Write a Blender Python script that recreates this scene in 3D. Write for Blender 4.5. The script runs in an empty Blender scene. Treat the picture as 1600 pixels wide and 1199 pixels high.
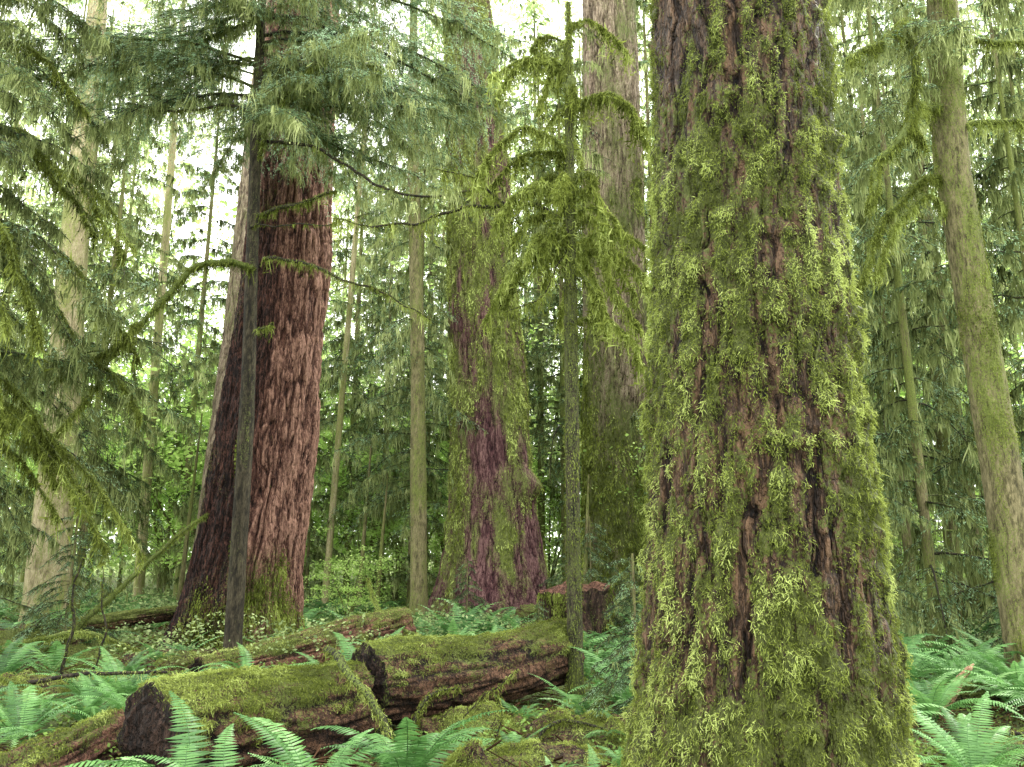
import bpy, math, numpy as np
from mathutils import Vector
R = np.random.RandomState
C = bpy.context.scene.collection

# ---------------------------------------------------------------- noise
def _h(ix, iy, iz):
    n = (ix*73856093) ^ (iy*19349663) ^ (iz*83492791)
    n = n & 0x7fffffff
    n = (n >> 13) ^ n
    n = (n*((n*n*15731 + 789221) & 0x7fffffff) + 1376312589) & 0x7fffffff
    return n/1073741824.0 - 1.0
def vn(x, y, z):
    x, y, z = np.broadcast_arrays(np.asarray(x, float), np.asarray(y, float), np.asarray(z, float))
    ix = np.floor(x).astype(np.int64); iy = np.floor(y).astype(np.int64); iz = np.floor(z).astype(np.int64)
    fx = x-ix; fy = y-iy; fz = z-iz
    ux = fx*fx*(3-2*fx); uy = fy*fy*(3-2*fy); uz = fz*fz*(3-2*fz)
    def L(a, b, t): return a+(b-a)*t
    return L(L(L(_h(ix,iy,iz),_h(ix+1,iy,iz),ux), L(_h(ix,iy+1,iz),_h(ix+1,iy+1,iz),ux),uy),
             L(L(_h(ix,iy,iz+1),_h(ix+1,iy,iz+1),ux), L(_h(ix,iy+1,iz+1),_h(ix+1,iy+1,iz+1),ux),uy),uz)
def fbm(x, y, z, o=4):
    s = 0; a = 1; t = 0
    for i in range(o):
        s = s+a*vn(x*2**i+17.3*i, y*2**i-9.1*i, z*2**i+4.7*i); t += a; a *= .5
    return s/t
def ss(x, a, b):
    t = np.clip((x-a)/(b-a), 0, 1); return t*t*(3-2*t)
def nrm(v):
    return v/np.maximum(np.linalg.norm(v, axis=-1, keepdims=True), 1e-9)

def gz(x, y):
    r = np.hypot(x, y-2)
    return 0.16*fbm(np.asarray(x)*.35, np.asarray(y)*.35, 3.3, 3)*ss(r, 3, 8) + 0.012*np.maximum(np.asarray(y)-22, 0) - .03

# ---------------------------------------------------------------- mesh accumulators
class Acc:
    def __init__(s): s.V=[]; s.Q=[]; s.T=[]; s.a=[]; s.b=[]; s.n=0
    def add(s, V, Q=None, T=None, a=.5, b=0.):
        V = np.asarray(V, float).reshape(-1,3)
        if Q is not None and len(Q): s.Q.append(np.asarray(Q).reshape(-1,4)+s.n)
        if T is not None and len(T): s.T.append(np.asarray(T).reshape(-1,3)+s.n)
        s.V.append(V)
        s.a.append(np.broadcast_to(np.asarray(a,float).ravel(), (len(V),)))
        s.b.append(np.broadcast_to(np.asarray(b,float).ravel(), (len(V),)))
        s.n += len(V)
    def mesh(s, name, mat, smooth=False):
        V = np.concatenate(s.V); Q = np.concatenate(s.Q) if s.Q else np.zeros((0,4),int); T = np.concatenate(s.T) if s.T else np.zeros((0,3),int)
        me = bpy.data.meshes.new(name)
        me.vertices.add(len(V)); me.vertices.foreach_set('co', V.astype(np.float32).ravel())
        me.loops.add(len(Q)*4+len(T)*3)
        me.loops.foreach_set('vertex_index', np.concatenate([Q.ravel(), T.ravel()]).astype(np.int32))
        me.polygons.add(len(Q)+len(T))
        me.polygons.foreach_set('loop_start', np.concatenate([np.arange(len(Q))*4, len(Q)*4+np.arange(len(T))*3]).astype(np.int32))
        me.update(calc_edges=True)
        for nm, ar in (('tint', s.a), ('moss', s.b)):
            at = me.attributes.new(nm, 'FLOAT', 'POINT'); at.data.foreach_set('value', np.concatenate(ar).astype(np.float32))
        me.polygons.foreach_set('use_smooth', np.full(len(Q)+len(T), smooth))
        me.materials.append(mat)
        return me

def obj(name, data, parent=None, loc=None, rotz=0, scale=1, **kw):
    o = bpy.data.objects.new(name, data); C.objects.link(o)
    if parent is not None: o.parent = parent
    if loc is not None: o.location = loc
    o.rotation_euler = (0, 0, rotz)
    o.scale = (scale,)*3
    for k, v in kw.items(): o[k] = v
    return o
def thing(name, loc, label, category, group=None, rotz=0, scale=1):
    o = obj(name, None, None, loc, rotz, scale, label=label, category=category)
    o.empty_display_size = .2
    if group: o['group'] = group
    return o

# ---------------------------------------------------------------- materials
def N(nt, t, **kw):
    n = nt.nodes.new(t)
    for k, v in kw.items():
        if k in n.inputs: n.inputs[k].default_value = v
        else: setattr(n, k, v)
    return n
def newmat(name):
    m = bpy.data.materials.new(name); m.use_nodes = True; nt = m.node_tree; nt.nodes.clear()
    return m, nt, N(nt, 'ShaderNodeOutputMaterial')
def ramp(nt, stops):
    r = N(nt, 'ShaderNodeValToRGB'); e = r.color_ramp.elements
    while len(e) < len(stops): e.new(.5)
    for i, (p, c) in enumerate(stops): e[i].position = p; e[i].color = (*c, 1)
    return r
def math_(nt, op, a, b=None, clamp=False):
    n = N(nt, 'ShaderNodeMath', operation=op); n.use_clamp = clamp
    for i, v in enumerate((a, b)):
        if v is None: continue
        if isinstance(v, (int, float)): n.inputs[i].default_value = v
        else: nt.links.new(v, n.inputs[i])
    return n.outputs[0]
def mixc(nt, f, a, b):
    n = N(nt, 'ShaderNodeMix', data_type='RGBA')
    for s, v in ((n.inputs[0], f), (n.inputs[6], a), (n.inputs[7], b)):
        if isinstance(v, tuple): s.default_value = (*v, 1)
        elif isinstance(v, (int, float)): s.default_value = v
        else: nt.links.new(v, s)
    return n.outputs[2]
def noise(nt, scale, sc=(1,1,1), detail=4, coord=None, rough=.55):
    if coord is None: coord = N(nt, 'ShaderNodeTexCoord').outputs['Object']
    mp = N(nt, 'ShaderNodeMapping'); mp.inputs['Scale'].default_value = sc; nt.links.new(coord, mp.inputs[0])
    n = N(nt, 'ShaderNodeTexNoise'); n.inputs['Scale'].default_value = scale; n.inputs['Detail'].default_value = detail
    n.inputs['Roughness'].default_value = rough
    nt.links.new(mp.outputs[0], n.inputs['Vector']); return n.outputs[0]

def leaf_mat(name, stops, trans=.4, rough=.55, nz=1.2, spec=.3):
    m, nt, out = newmat(name); L = nt.links
    at = N(nt, 'ShaderNodeAttribute', attribute_name='tint').outputs['Fac']
    oi = N(nt, 'ShaderNodeObjectInfo').outputs['Random']
    n = noise(nt, nz, detail=2)
    f = math_(nt, 'ADD', at, math_(nt, 'MULTIPLY', math_(nt, 'SUBTRACT', n, .5), .8))
    f = math_(nt, 'ADD', f, math_(nt, 'MULTIPLY', math_(nt, 'SUBTRACT', oi, .5), .24))
    r = ramp(nt, stops); L.new(f, r.inputs[0])
    if spec < .2: p = N(nt, 'ShaderNodeBsdfDiffuse'); L.new(r.outputs[0], p.inputs[0])
    else:
        p = N(nt, 'ShaderNodeBsdfPrincipled'); p.inputs['Roughness'].default_value = rough; p.inputs['Specular IOR Level'].default_value = spec
        L.new(r.outputs[0], p.inputs['Base Color'])
    t = N(nt, 'ShaderNodeBsdfTranslucent'); hs = N(nt, 'ShaderNodeHueSaturation'); hs.inputs['Value'].default_value = 1.35; hs.inputs['Saturation'].default_value = 1.0
    hs.inputs['Hue'].default_value = .498
    L.new(r.outputs[0], hs.inputs['Color']); L.new(hs.outputs[0], t.inputs[0])
    mx = N(nt, 'ShaderNodeMixShader'); mx.inputs[0].default_value = trans
    L.new(p.outputs[0], mx.inputs[1]); L.new(t.outputs[0], mx.inputs[2]); L.new(mx.outputs[0], out.inputs[0])
    return m

def bark_mat(name, dark, mid, light, mossd, mossl, mossbias=0., vs=.14, sc=7, gloss=.85, bump=.5, crack=.8):
    m, nt, out = newmat(name); L = nt.links
    fu = N(nt, 'ShaderNodeAttribute', attribute_name='tint').outputs['Fac']
    mo = N(nt, 'ShaderNodeAttribute', attribute_name='moss').outputs['Fac']
    n1 = noise(nt, sc, (1,1,vs*1.5), 4); n2 = noise(nt, sc*5, (1,1,vs*1.8), 5, rough=.75); n3 = noise(nt, 1.1, (1,1,.5), 3)
    n4 = noise(nt, 55, (1,1,.8), 3, rough=.7)
    n5 = noise(nt, sc*1.7, (1,1,vs), 4, rough=.6); n6 = noise(nt, sc*2.6, (1,1,vs*3), 3, rough=.6)
    def ridge(n, w):
        return math_(nt, 'DIVIDE', math_(nt, 'ABSOLUTE', math_(nt, 'SUBTRACT', n, .5)), w, True)
    ck = math_(nt, 'MULTIPLY', ridge(n5, .05), math_(nt, 'ADD', math_(nt, 'MULTIPLY', ridge(n6, .04), .6), .4))
    v = math_(nt, 'ADD', math_(nt, 'MULTIPLY', fu, .45), math_(nt, 'MULTIPLY', n1, .5))
    v = math_(nt, 'ADD', v, math_(nt, 'MULTIPLY', math_(nt, 'SUBTRACT', n2, .5), 1.3))
    v = math_(nt, 'ADD', v, math_(nt, 'MULTIPLY', math_(nt, 'SUBTRACT', ck, .7), .45*crack))
    r = ramp(nt, [(.14, dark), (.5, mid), (.9, light)]); L.new(v, r.inputs[0])
    mm = math_(nt, 'ADD', mo, math_(nt, 'MULTIPLY', math_(nt, 'SUBTRACT', n3, .5), 1.2))
    mm = math_(nt, 'ADD', mm, math_(nt, 'MULTIPLY', math_(nt, 'SUBTRACT', n4, .5), 1.6))
    mm = math_(nt, 'ADD', mm, math_(nt, 'MULTIPLY', math_(nt, 'SUBTRACT', ck, .8), .3))
    mm = math_(nt, 'ADD', mm, mossbias)
    rr = ramp(nt, [(.42, (0,0,0)), (.62, (1,1,1))]); L.new(mm, rr.inputs[0])
    mc = ramp(nt, [(.3, mossd), (.7, mossl)]); L.new(math_(nt,'ADD',math_(nt,'MULTIPLY',n4,.6),math_(nt,'MULTIPLY',n2,.4)), mc.inputs[0])
    col = mixc(nt, rr.outputs[0], r.outputs[0], mc.outputs[0])
    p = N(nt, 'ShaderNodeBsdfPrincipled'); p.inputs['Roughness'].default_value = gloss; p.inputs['Specular IOR Level'].default_value = .25
    L.new(col, p.inputs['Base Color'])
    b = N(nt, 'ShaderNodeBump'); b.inputs['Strength'].default_value = bump; b.inputs['Distance'].default_value = .05
    h = math_(nt, 'ADD', n2, math_(nt, 'MULTIPLY', n4, .4)); h = math_(nt, 'ADD', h, math_(nt, 'MULTIPLY', ck, .8*crack))
    L.new(h, b.inputs['Height']); L.new(b.outputs[0], p.inputs['Normal'])
    L.new(p.outputs[0], out.inputs[0]); return m

MD, ML = (.035,.05,.010), (.18,.225,.05)
M_bigbark = bark_mat('wet_mossy_bark', (.005,.003,.003), (.042,.024,.015), (.17,.10,.058), (.032,.042,.010), (.145,.17,.04), .04, gloss=.5, bump=.9)
M_redbark = bark_mat('red_fir_bark', (.010,.005,.005), (.13,.055,.040), (.46,.26,.19), MD, ML, -.10, sc=8, bump=1)
M_midbark = bark_mat('mossy_fir_bark', (.025,.009,.012), (.11,.045,.05), (.27,.15,.14), (.075,.095,.02), (.29,.335,.10), .05, bump=1)
M_greybark = bark_mat('grey_fir_bark', (.035,.024,.016), (.20,.145,.10), (.46,.37,.27), MD, (.23,.265,.08), .12, bump=1)
M_thin = bark_mat('green_thin_bark', (.03,.026,.012), (.12,.105,.05), (.28,.24,.13), (.05,.07,.015), (.22,.26,.06), .06, sc=9, bump=.6, crack=.5)
M_dthin = bark_mat('dark_thin_bark', (.005,.004,.003), (.022,.018,.011), (.08,.066,.04), (.024,.032,.01), (.12,.14,.04), .0, sc=9, bump=.6, crack=.5)
M_pale = bark_mat('pale_thin_bark', (.10,.085,.045), (.31,.26,.15), (.55,.47,.31), (.10,.12,.03), (.31,.34,.10), .06, sc=8, bump=.5, crack=.5)
M_darktw = bark_mat('dark_branch_bark', (.006,.005,.004), (.025,.019,.013), (.08,.062,.04), (.03,.042,.010), (.14,.18,.04), -.05, sc=9, bump=.4)
M_log = bark_mat('rotting_log_wood', (.010,.006,.004), (.06,.030,.018), (.21,.11,.065), (.045,.06,.012), (.20,.24,.055), .0, sc=5, vs=.7, bump=1)
M_redwood = bark_mat('reddish_rotten_wood', (.02,.010,.007), (.11,.048,.032), (.32,.155,.105), (.045,.06,.012), (.20,.245,.055), -.08, sc=6, vs=.7, bump=1)
M_shard = bark_mat('splintered_orange_wood', (.06,.03,.015), (.28,.15,.08), (.52,.34,.21), MD, ML, -.4, sc=8, bump=.8)
M_stump = bark_mat('dark_stump_bark', (.008,.005,.004), (.035,.02,.014), (.10,.055,.04), MD, ML, -.05, sc=6, bump=1)
M_moss = leaf_mat('shaggy_moss', [(0,(.017,.022,.005)), (.35,(.082,.102,.019)), (.65,(.24,.29,.062)), (1,(.52,.60,.21))], .33, .7, 1.5, .15)
M_hang = leaf_mat('hanging_moss', [(0,(.030,.040,.014)), (.4,(.14,.17,.062)), (.75,(.31,.36,.15)), (1,(.52,.57,.28))], .5, .7, .7, .1)
M_need = leaf_mat('hemlock_needles', [(0,(.018,.036,.016)), (.35,(.078,.14,.062)), (.7,(.20,.31,.165)), (1,(.37,.52,.34))], .47, .5, .6, .1)
M_farneed = leaf_mat('far_needles', [(0,(.05,.08,.03)), (.35,(.17,.235,.10)), (.7,(.37,.46,.20)), (1,(.64,.72,.40))], .55, .6, .25, .1)  # paler than the near needles: aerial haze put into the colour
M_hazy = leaf_mat('hazy_far_foliage', [(0,(.18,.24,.10)), (.35,(.36,.45,.21)), (.7,(.58,.66,.36)), (1,(.80,.84,.58))], .55, .6, .1, .1)  # distance haze and glow painted as pale leaf colours, no volume
M_maple = leaf_mat('maple_leaves', [(0,(.14,.24,.05)), (.5,(.35,.51,.14)), (1,(.62,.75,.30))], .6, .5, .6, .1)
M_fern = leaf_mat('fern_fronds', [(0,(.02,.055,.015)), (.4,(.07,.175,.045)), (.8,(.165,.34,.10)), (1,(.31,.50,.21))], .35, .42, 1.2, .35)
M_litter = leaf_mat('forest_litter', [(0,(.03,.018,.010)), (.35,(.11,.06,.035)), (.55,(.10,.135,.03)), (1,(.21,.34,.09))], .25, .7, .8, .1)

def ground_mat():
    m, nt, out = newmat('forest_floor'); L = nt.links
    n1 = noise(nt, .7, detail=5); n2 = noise(nt, 14, detail=6, rough=.7); n3 = noise(nt, 60, detail=4, rough=.7)
    br = ramp(nt, [(.3,(.020,.013,.008)), (.55,(.07,.040,.024)), (.75,(.14,.08,.05))]); L.new(n2, br.inputs[0])
    gr = ramp(nt, [(.3,(.03,.042,.010)), (.7,(.15,.195,.045))]); L.new(n3, gr.inputs[0])
    f = math_(nt, 'ADD', n1, math_(nt, 'MULTIPLY', math_(nt,'SUBTRACT',n2,.5), 1.2))
    fr = ramp(nt, [(.30,(0,0,0)), (.46,(1,1,1))]); L.new(f, fr.inputs[0])
    p = N(nt, 'ShaderNodeBsdfPrincipled'); p.inputs['Roughness'].default_value = .9
    L.new(mixc(nt, fr.outputs[0], br.outputs[0], gr.outputs[0]), p.inputs['Base Color'])
    b = N(nt, 'ShaderNodeBump'); b.inputs['Strength'].default_value = .8; b.inputs['Distance'].default_value = .05
    L.new(math_(nt,'ADD',n2,n3), b.inputs['Height']); L.new(b.outputs[0], p.inputs['Normal']); L.new(p.outputs[0], out.inputs[0])
    return m

# ---------------------------------------------------------------- geometry helpers
def grid_faces(nz, nt):
    i = np.arange(nz-1)[:,None]; j = np.arange(nt)[None,:]; k = (j+1) % nt
    return np.stack([i*nt+j, i*nt+k, (i+1)*nt+k, (i+1)*nt+j], -1).reshape(-1,4)

def smooth_path(pts, n):
    pts = np.asarray(pts, float); m = len(pts)
    t = np.linspace(0, m-1, n); i = np.clip(np.floor(t).astype(int), 0, m-2); f = (t-i)[:,None]
    P = lambda k: pts[np.clip(k, 0, m-1)]
    p0, p1, p2, p3 = P(i-1), P(i), P(i+1), P(i+2)
    return .5*((2*p1)+(-p0+p2)*f+(2*p0-5*p1+4*p2-p3)*f*f+(-p0+3*p1-3*p2+p3)*f**3)

def tube(acc, pts, rad, ns=7, a=.5, b=.4):
    pts = np.asarray(pts, float); n = len(pts); rad = np.broadcast_to(rad, (n,))
    t = nrm(np.gradient(pts, axis=0)); ref = np.where(np.abs(t[:,2:3]) > .8, [[1,0,0]], [[0,0,1]])
    u = nrm(np.cross(t, ref)); w = np.cross(t, u)
    th = np.linspace(0, 2*np.pi, ns, endpoint=False)
    V = pts[:,None]+(rad[:,None]*np.ones(ns)[None])[...,None]*(np.cos(th)[None,:,None]*u[:,None]+np.sin(th)[None,:,None]*w[:,None])
    acc.add(V.reshape(-1,3), grid_faces(n, ns), a=a, b=b)

def strands(acc, P, Nn, Ln, W, tint, rng, leaf=0, out=.4, down=1.0, spread=.35, jit=.28, ll=(.18,.42), lwid=.16):
    n = len(P)
    if n == 0: return
    Ln = np.broadcast_to(Ln, (n,)); W = np.broadcast_to(W, (n,)); tint = np.broadcast_to(tint, (n,))
    Nn = nrm(Nn+rng.normal(0, spread, (n,3)))
    D = np.zeros((n,3)); D[:,2] = -down; D += rng.normal(0, jit, (n,3)); L1 = Ln[:,None]
    p0 = P; p1 = p0+Nn*L1*out+D*L1*.15; p2 = p1+D*L1*.4+Nn*L1*.08+rng.normal(0,.06,(n,3))*L1; p3 = p2+D*L1*.45+rng.normal(0,.09,(n,3))*L1
    side = nrm(np.cross(D, rng.normal(0,1,(n,3))))*(W[:,None]*.5)
    V = np.stack([p0-side*.6, p0+side*.6, p1-side, p1+side, p2-side*.75, p2+side*.75, p3], 1)
    base = (np.arange(n)*7)[:,None]
    Q = np.concatenate([base+[0,1,3,2], base+[2,3,5,4]]); T = base+[4,5,6]
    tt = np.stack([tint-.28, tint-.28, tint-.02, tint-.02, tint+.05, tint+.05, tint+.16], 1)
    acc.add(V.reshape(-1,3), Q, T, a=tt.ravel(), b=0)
    for k in range(leaf):
        f = rng.uniform(0.1, 1, n)[:,None]
        c = np.where(f < .4, p0+(p1-p0)*(f/.4), np.where(f < .7, p1+(p2-p1)*((f-.4)/.3), p2+(p3-p2)*((f-.7)/.3)))
        d = nrm(rng.normal(0,1,(n,3))+np.array([0,0,-.5])+Nn*.6)
        l = L1*rng.uniform(*ll,(n,1)); s2 = nrm(np.cross(d, rng.normal(0,1,(n,3))))*l*lwid
        V2 = np.stack([c-s2, c+s2, c+d*l], 1)
        T2 = (np.arange(n)*3)[:,None]+[0,1,2]
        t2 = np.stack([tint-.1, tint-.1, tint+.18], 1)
        acc.add(V2.reshape(-1,3), None, T2, a=t2.ravel(), b=0)

def trunk_geo(prof, nt, nz, amp=.05, fx=8, fz=1.6, seed=0, butt=.15, bh=1.2, lump=.05, mossfn=None, mossamp=0., plate=.25, mlf=7., shade=None):
    prof = np.asarray(prof, float); t = np.linspace(0,1,nz)
    z = prof[0,0]+(prof[-1,0]-prof[0,0])*t
    cols = [np.interp(z, prof[:,0], prof[:,k]) for k in (1,2,3)]
    k = max(3, nz//14); ker = np.hanning(k+2)[1:-1]; ker /= ker.sum()
    cols = [np.convolve(np.pad(c, (k//2, k-1-k//2), mode='reflect', reflect_type='odd'), ker, 'valid') for c in cols]
    cx, cy, r = [c[:,None] for c in cols]; zz = z[:,None]
    th = np.linspace(0, 2*np.pi, nt, endpoint=False)[None]
    c, s = np.cos(th), np.sin(th)
    r0 = r*(1+lump*vn(c*1.3+seed, s*1.3, zz*.5))
    r0 = r0*(1+butt*np.exp(-np.maximum(zz-prof[0,0],0)/bh)*1.4*vn(c*2.4+seed*2, s*2.4, zz*.25+seed))
    X, Y = c*r0, s*r0
    wx = .5/fx*vn(X*fx*.6+seed, Y*fx*.6, zz*fz*1.5)+.2/fx*vn(X*fx*2, Y*fx*2, zz*fz*5)
    n1 = vn((X+wx)*fx+seed, (Y+wx)*fx, zz*fz); n2 = vn((X+wx)*fx*2.1, (Y-wx)*fx*2.1+seed, zz*fz*2.5)
    n3 = vn(X*fx*4, Y*fx*4, zz*fz*8+seed); n4 = vn(X*fx*1.3+9, Y*fx*1.3, zz*fz*5+seed)
    fur = ss(np.abs(n1+.35*n2), .0, plate)*.6+ss(np.abs(n2), 0, .3)*.25+.15*ss(np.abs(n4), 0, .2)
    br = .16*n3
    mo = mossfn(th, zz, X, Y) if mossfn is not None else np.full(X.shape, .2)
    mo = np.clip(mo, 0, 1)
    mlp = vn(X*mlf, Y*mlf, zz*mlf*.8)+.5*vn(X*mlf*2.2, Y*mlf*2.2, zz*mlf*1.7)
    disp = amp*(fur-.7+br)+amp*.3*n2+mossamp*ss(mo,.35,.8)*(.5+.7*mlp)
    rr = r0+disp
    P = np.stack([cx+c*rr, cy+s*rr, zz+0*c], -1)
    Nn = np.stack([c+0*zz, s+0*zz, 0*c+0*zz], -1)
    f = np.clip(fur+br, 0, 1)
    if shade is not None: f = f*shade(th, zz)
    return P, Nn, f, mo, mlp

def trunk_thing(tree, geo, mat, name='trunk'):
    P, Nn, f, mo = geo[:4]; nz, nt = f.shape
    a = Acc(); a.add(P.reshape(-1,3), grid_faces(nz, nt), a=f.ravel(), b=mo.ravel())
    return obj(name, a.mesh(name, mat, True), tree)

def scatter_moss(geo, n, rng, Lr, Wr, leaf, mat, tree, thr=.45, out=.4, tint=.5, zr=None, lk=.15, **kw):
    P, Nn, f, mo, ml = geo; P = P.reshape(-1,3); Nn = Nn.reshape(-1,3); w = ss(mo.ravel(), thr-.1, thr+.25)+1e-5
    if zr: w = w*((P[:,2] > zr[0]) & (P[:,2] < zr[1]))
    idx = rng.choice(len(P), n, p=w/w.sum())
    m = mo.ravel()[idx]; q = ml.ravel()[idx]
    p = P[idx]+rng.normal(0,.008,(n,3)); L = rng.uniform(*Lr, n)*(.45+m*.7)*(1+.45*np.clip(q,-1,1))
    t = tint+.30*fbm(p[:,0]*2.5, p[:,1]*2.5, p[:,2]*1.8, 3)+rng.normal(0,.09,n)+.12*(m-.5)+lk*q
    a = Acc(); strands(a, p, Nn[idx], L, rng.uniform(*Wr, n), t, rng, leaf, out, **kw)
    return obj('moss', a.mesh('moss', mat), tree)

# ---------------------------------------------------------------- conifer foliage
def foliage(rng, branches, tstep=.09, lstep=.02, leaf=(.05,.09), lw=.24, moss=30, mossL=(.06,.25), mossW=.02, spread=.42, ndl=None, mss=None, lmb=None, lr=.018, tw_ang=1.0, clus=10, tintb=0., twig=True):
    for (root, az, Lb, rise, droop) in branches:
        s = np.linspace(0,1,12); az2 = az+rng.normal(0,.3)*s
        h = np.stack([np.cos(az2), np.sin(az2), 0*s], -1)
        pts = np.array(root)+np.cumsum(np.vstack([[0,0,0], h[1:]*(Lb/11)]), 0)
        pts[:,2] += Lb*(rise*s-droop*s**1.8)+.012*Lb*rng.normal(0,1,12).cumsum()
        tube(lmb, pts, lr*(Lb/2.5)*(1-.85*s)+.003, 5, a=.4, b=rng.uniform(.2,.8))
        m = max(4, int(Lb/tstep)); st = rng.uniform(.12, 1., m*2)
        def at(q): return np.stack([np.interp(q, s, pts[:,k]) for k in range(3)], -1)
        tp = at(st); sd = np.where(np.arange(m*2) % 2, 1., -1.)
        az3 = np.interp(st, s, az2)+sd*(tw_ang+rng.normal(0,.25,m*2))
        ltw = Lb*spread*np.clip(1.15-st,.08,1)**.75*rng.uniform(.3,1.2,m*2)*np.clip(st*3,.3,1)
        td = np.stack([np.cos(az3), np.sin(az3), rng.normal(-.15,.2,m*2)], -1)
        if twig:
            u5 = np.linspace(0,1,4)[None,:,None]
            tpp = tp[:,None]+td[:,None]*ltw[:,None,None]*u5; tpp[...,2] -= .5*ltw[:,None]*u5[...,0]**2
            wv = np.array([0,0,.004])
            V = np.stack([tpp-wv, tpp+wv*.9],2)
            b0 = (np.arange(m*2)*8)[:,None,None]; kk = (np.arange(3)*2)[None,:,None]
            lmb.add(V.reshape(-1,3), (b0+kk+np.array([0,1,3,2])[None,None]).reshape(-1,4), a=.4, b=.5)
        per = np.maximum(3, (ltw/lstep)).astype(int)
        ti = np.repeat(np.arange(m*2), per); u = rng.uniform(0,1,len(ti)); l = ltw[ti][:,None]
        c = tp[ti]+td[ti]*l*u[:,None]; c[:,2] -= .5*ltw[ti]*u**2
        c += rng.normal(0,.01,c.shape)
        g = td[ti].copy(); g[:,2] -= 1.0*u
        pr = np.stack([-td[ti][:,1], td[ti][:,0], 0*u], -1)*np.where(rng.rand(len(ti)) < .5, 1, -1)[:,None]
        d = nrm(g*.75+pr*.75+rng.normal(0,.22,c.shape)+np.array([0,0,-.3]))
        ll = rng.uniform(*leaf, len(ti))[:,None]*(1.15-.5*u[:,None])
        sdv = nrm(np.cross(d, np.array([0,0,1])+rng.normal(0,.4,c.shape)))*ll*lw*.5
        V = np.stack([c, c+d*ll*.45+sdv, c+d*ll, c+d*ll*.45-sdv], 1)
        tb = rng.normal(0,.14,m*2)+rng.normal(0,.14)
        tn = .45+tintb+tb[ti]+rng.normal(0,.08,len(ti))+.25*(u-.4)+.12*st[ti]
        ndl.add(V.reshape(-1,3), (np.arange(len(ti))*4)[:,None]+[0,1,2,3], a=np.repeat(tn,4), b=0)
        if moss and mss is not None:
            nc = max(2, int(moss*Lb*3/clus)); q = rng.uniform(.05,1,nc); p1 = at(q)
            on = rng.rand(nc) < .6; j = rng.randint(0,m*2,nc); uu = rng.uniform(0,1,nc)
            p2 = tp[j]+td[j]*ltw[j][:,None]*uu[:,None]; p2[:,2] -= .5*ltw[j]*uu**2
            pc = np.where(on[:,None], p2, p1); CL = rng.uniform(*mossL, nc)*rng.uniform(.5,1.2,nc); ct = rng.normal(0,.18,nc)
            k = np.repeat(np.arange(nc), clus); p = pc[k]+rng.normal(0,1,(len(k),3))*np.array([.022,.022,.015])*(CL[k][:,None]*3+.3)
            L = CL[k]*rng.uniform(.3,1.05,len(k))
            strands(mss, p, rng.normal(0,1,p.shape), L, mossW*rng.uniform(.5,1.3,len(p)), .48+tintb+ct[k]+rng.normal(0,.08,len(k)), rng, 1 if leaf[0] < .05 else 0, .06, jit=.13, ll=(.12,.3))

def conifer_branches(rng, z0, z1, n, Lmax, top, axfn=None, azc=None, azw=None, rise=(.0,.25), droop=(.35,.7), minL=.25):
    out = []
    for i in range(n):
        z = z0+(z1-z0)*(i+rng.rand())/n
        f = np.clip((top-z)/(top-z0), 0, 1)
        L = Lmax*(f**.7)*rng.uniform(.45,1.15)+minL
        az = rng.uniform(0,2*np.pi) if azc is None else azc+rng.uniform(-azw,azw)
        x, y = axfn(z) if axfn else (0,0)
        out.append(((x,y,z), az, L, rng.uniform(*rise), rng.uniform(*droop)))
    return out

def conifer_meshes(seed, H, z0, n, Lmax, r0, barkmat, needmat, tstep, lstep, leaf, moss, mossL, mossW, lw=.24, spread=.42, lr=.018, nt=14, lean=0, topf=None, twig=True):
    rng = R(seed)
    P, Nn, f, mo, ml = trunk_geo([(-.3,0,0,r0*1.25),(.5,0,0,r0),(H*.5,lean*.5,0,r0*.65),(H,lean,0,.02)], nt, 60, .01, 10, 2, seed, .1, .4, .06,
                      lambda th,z,X,Y: .55+.3*vn(X*3+seed,Y*3,z*.8))
    a = Acc(); a.add(P.reshape(-1,3), grid_faces(*f.shape), a=f.ravel(), b=mo.ravel())
    ndl, mss, lmb = Acc(), Acc(), Acc()
    br = conifer_branches(rng, z0, H*.98, n, Lmax, topf or H, axfn=lambda z: (lean*z/H, 0))
    foliage(rng, br, tstep, lstep, leaf, lw, moss, mossL, mossW, spread, ndl, mss, lmb, lr, twig=twig)
    d = {'trunk': a.mesh('trunk', barkmat, True), 'crown': ndl.mesh('crown', needmat), 'limbs': lmb.mesh('limbs', M_darktw, True)}
    if moss: d['hanging_moss'] = mss.mesh('hanging_moss', M_hang)
    return d

def make_from(d, name, loc, label, cat, group, rotz, scale):
    t = thing(name, loc, label, cat, group, rotz, scale)
    for k, me in d.items(): obj(k, me, t)
    return t

# ================================================================= GROUND
def build_ground():
    a = Acc()
    xs = np.concatenate([np.linspace(-300,-32,14), np.linspace(-30,30,300), np.linspace(32,300,14)])
    ys = np.concatenate([np.linspace(-60,-4,8), np.linspace(-3,45,260), np.linspace(47,400,20)])
    X, Y = np.meshgrid(xs, ys); Z = gz(X, Y)+.05*fbm(X*1.8, Y*1.8, 1., 3)*ss(np.hypot(X,Y),2,6)
    nx, ny = len(xs), len(ys); i = np.arange(ny-1)[:,None]; j = np.arange(nx-1)[None]
    Q = np.stack([i*nx+j, i*nx+j+1, (i+1)*nx+j+1, (i+1)*nx+j], -1).reshape(-1,4)
    a.add(np.stack([X,Y,Z],-1).reshape(-1,3), Q)
    obj('ground', a.mesh('ground', ground_mat(), True), kind='structure')
build_ground()

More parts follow.
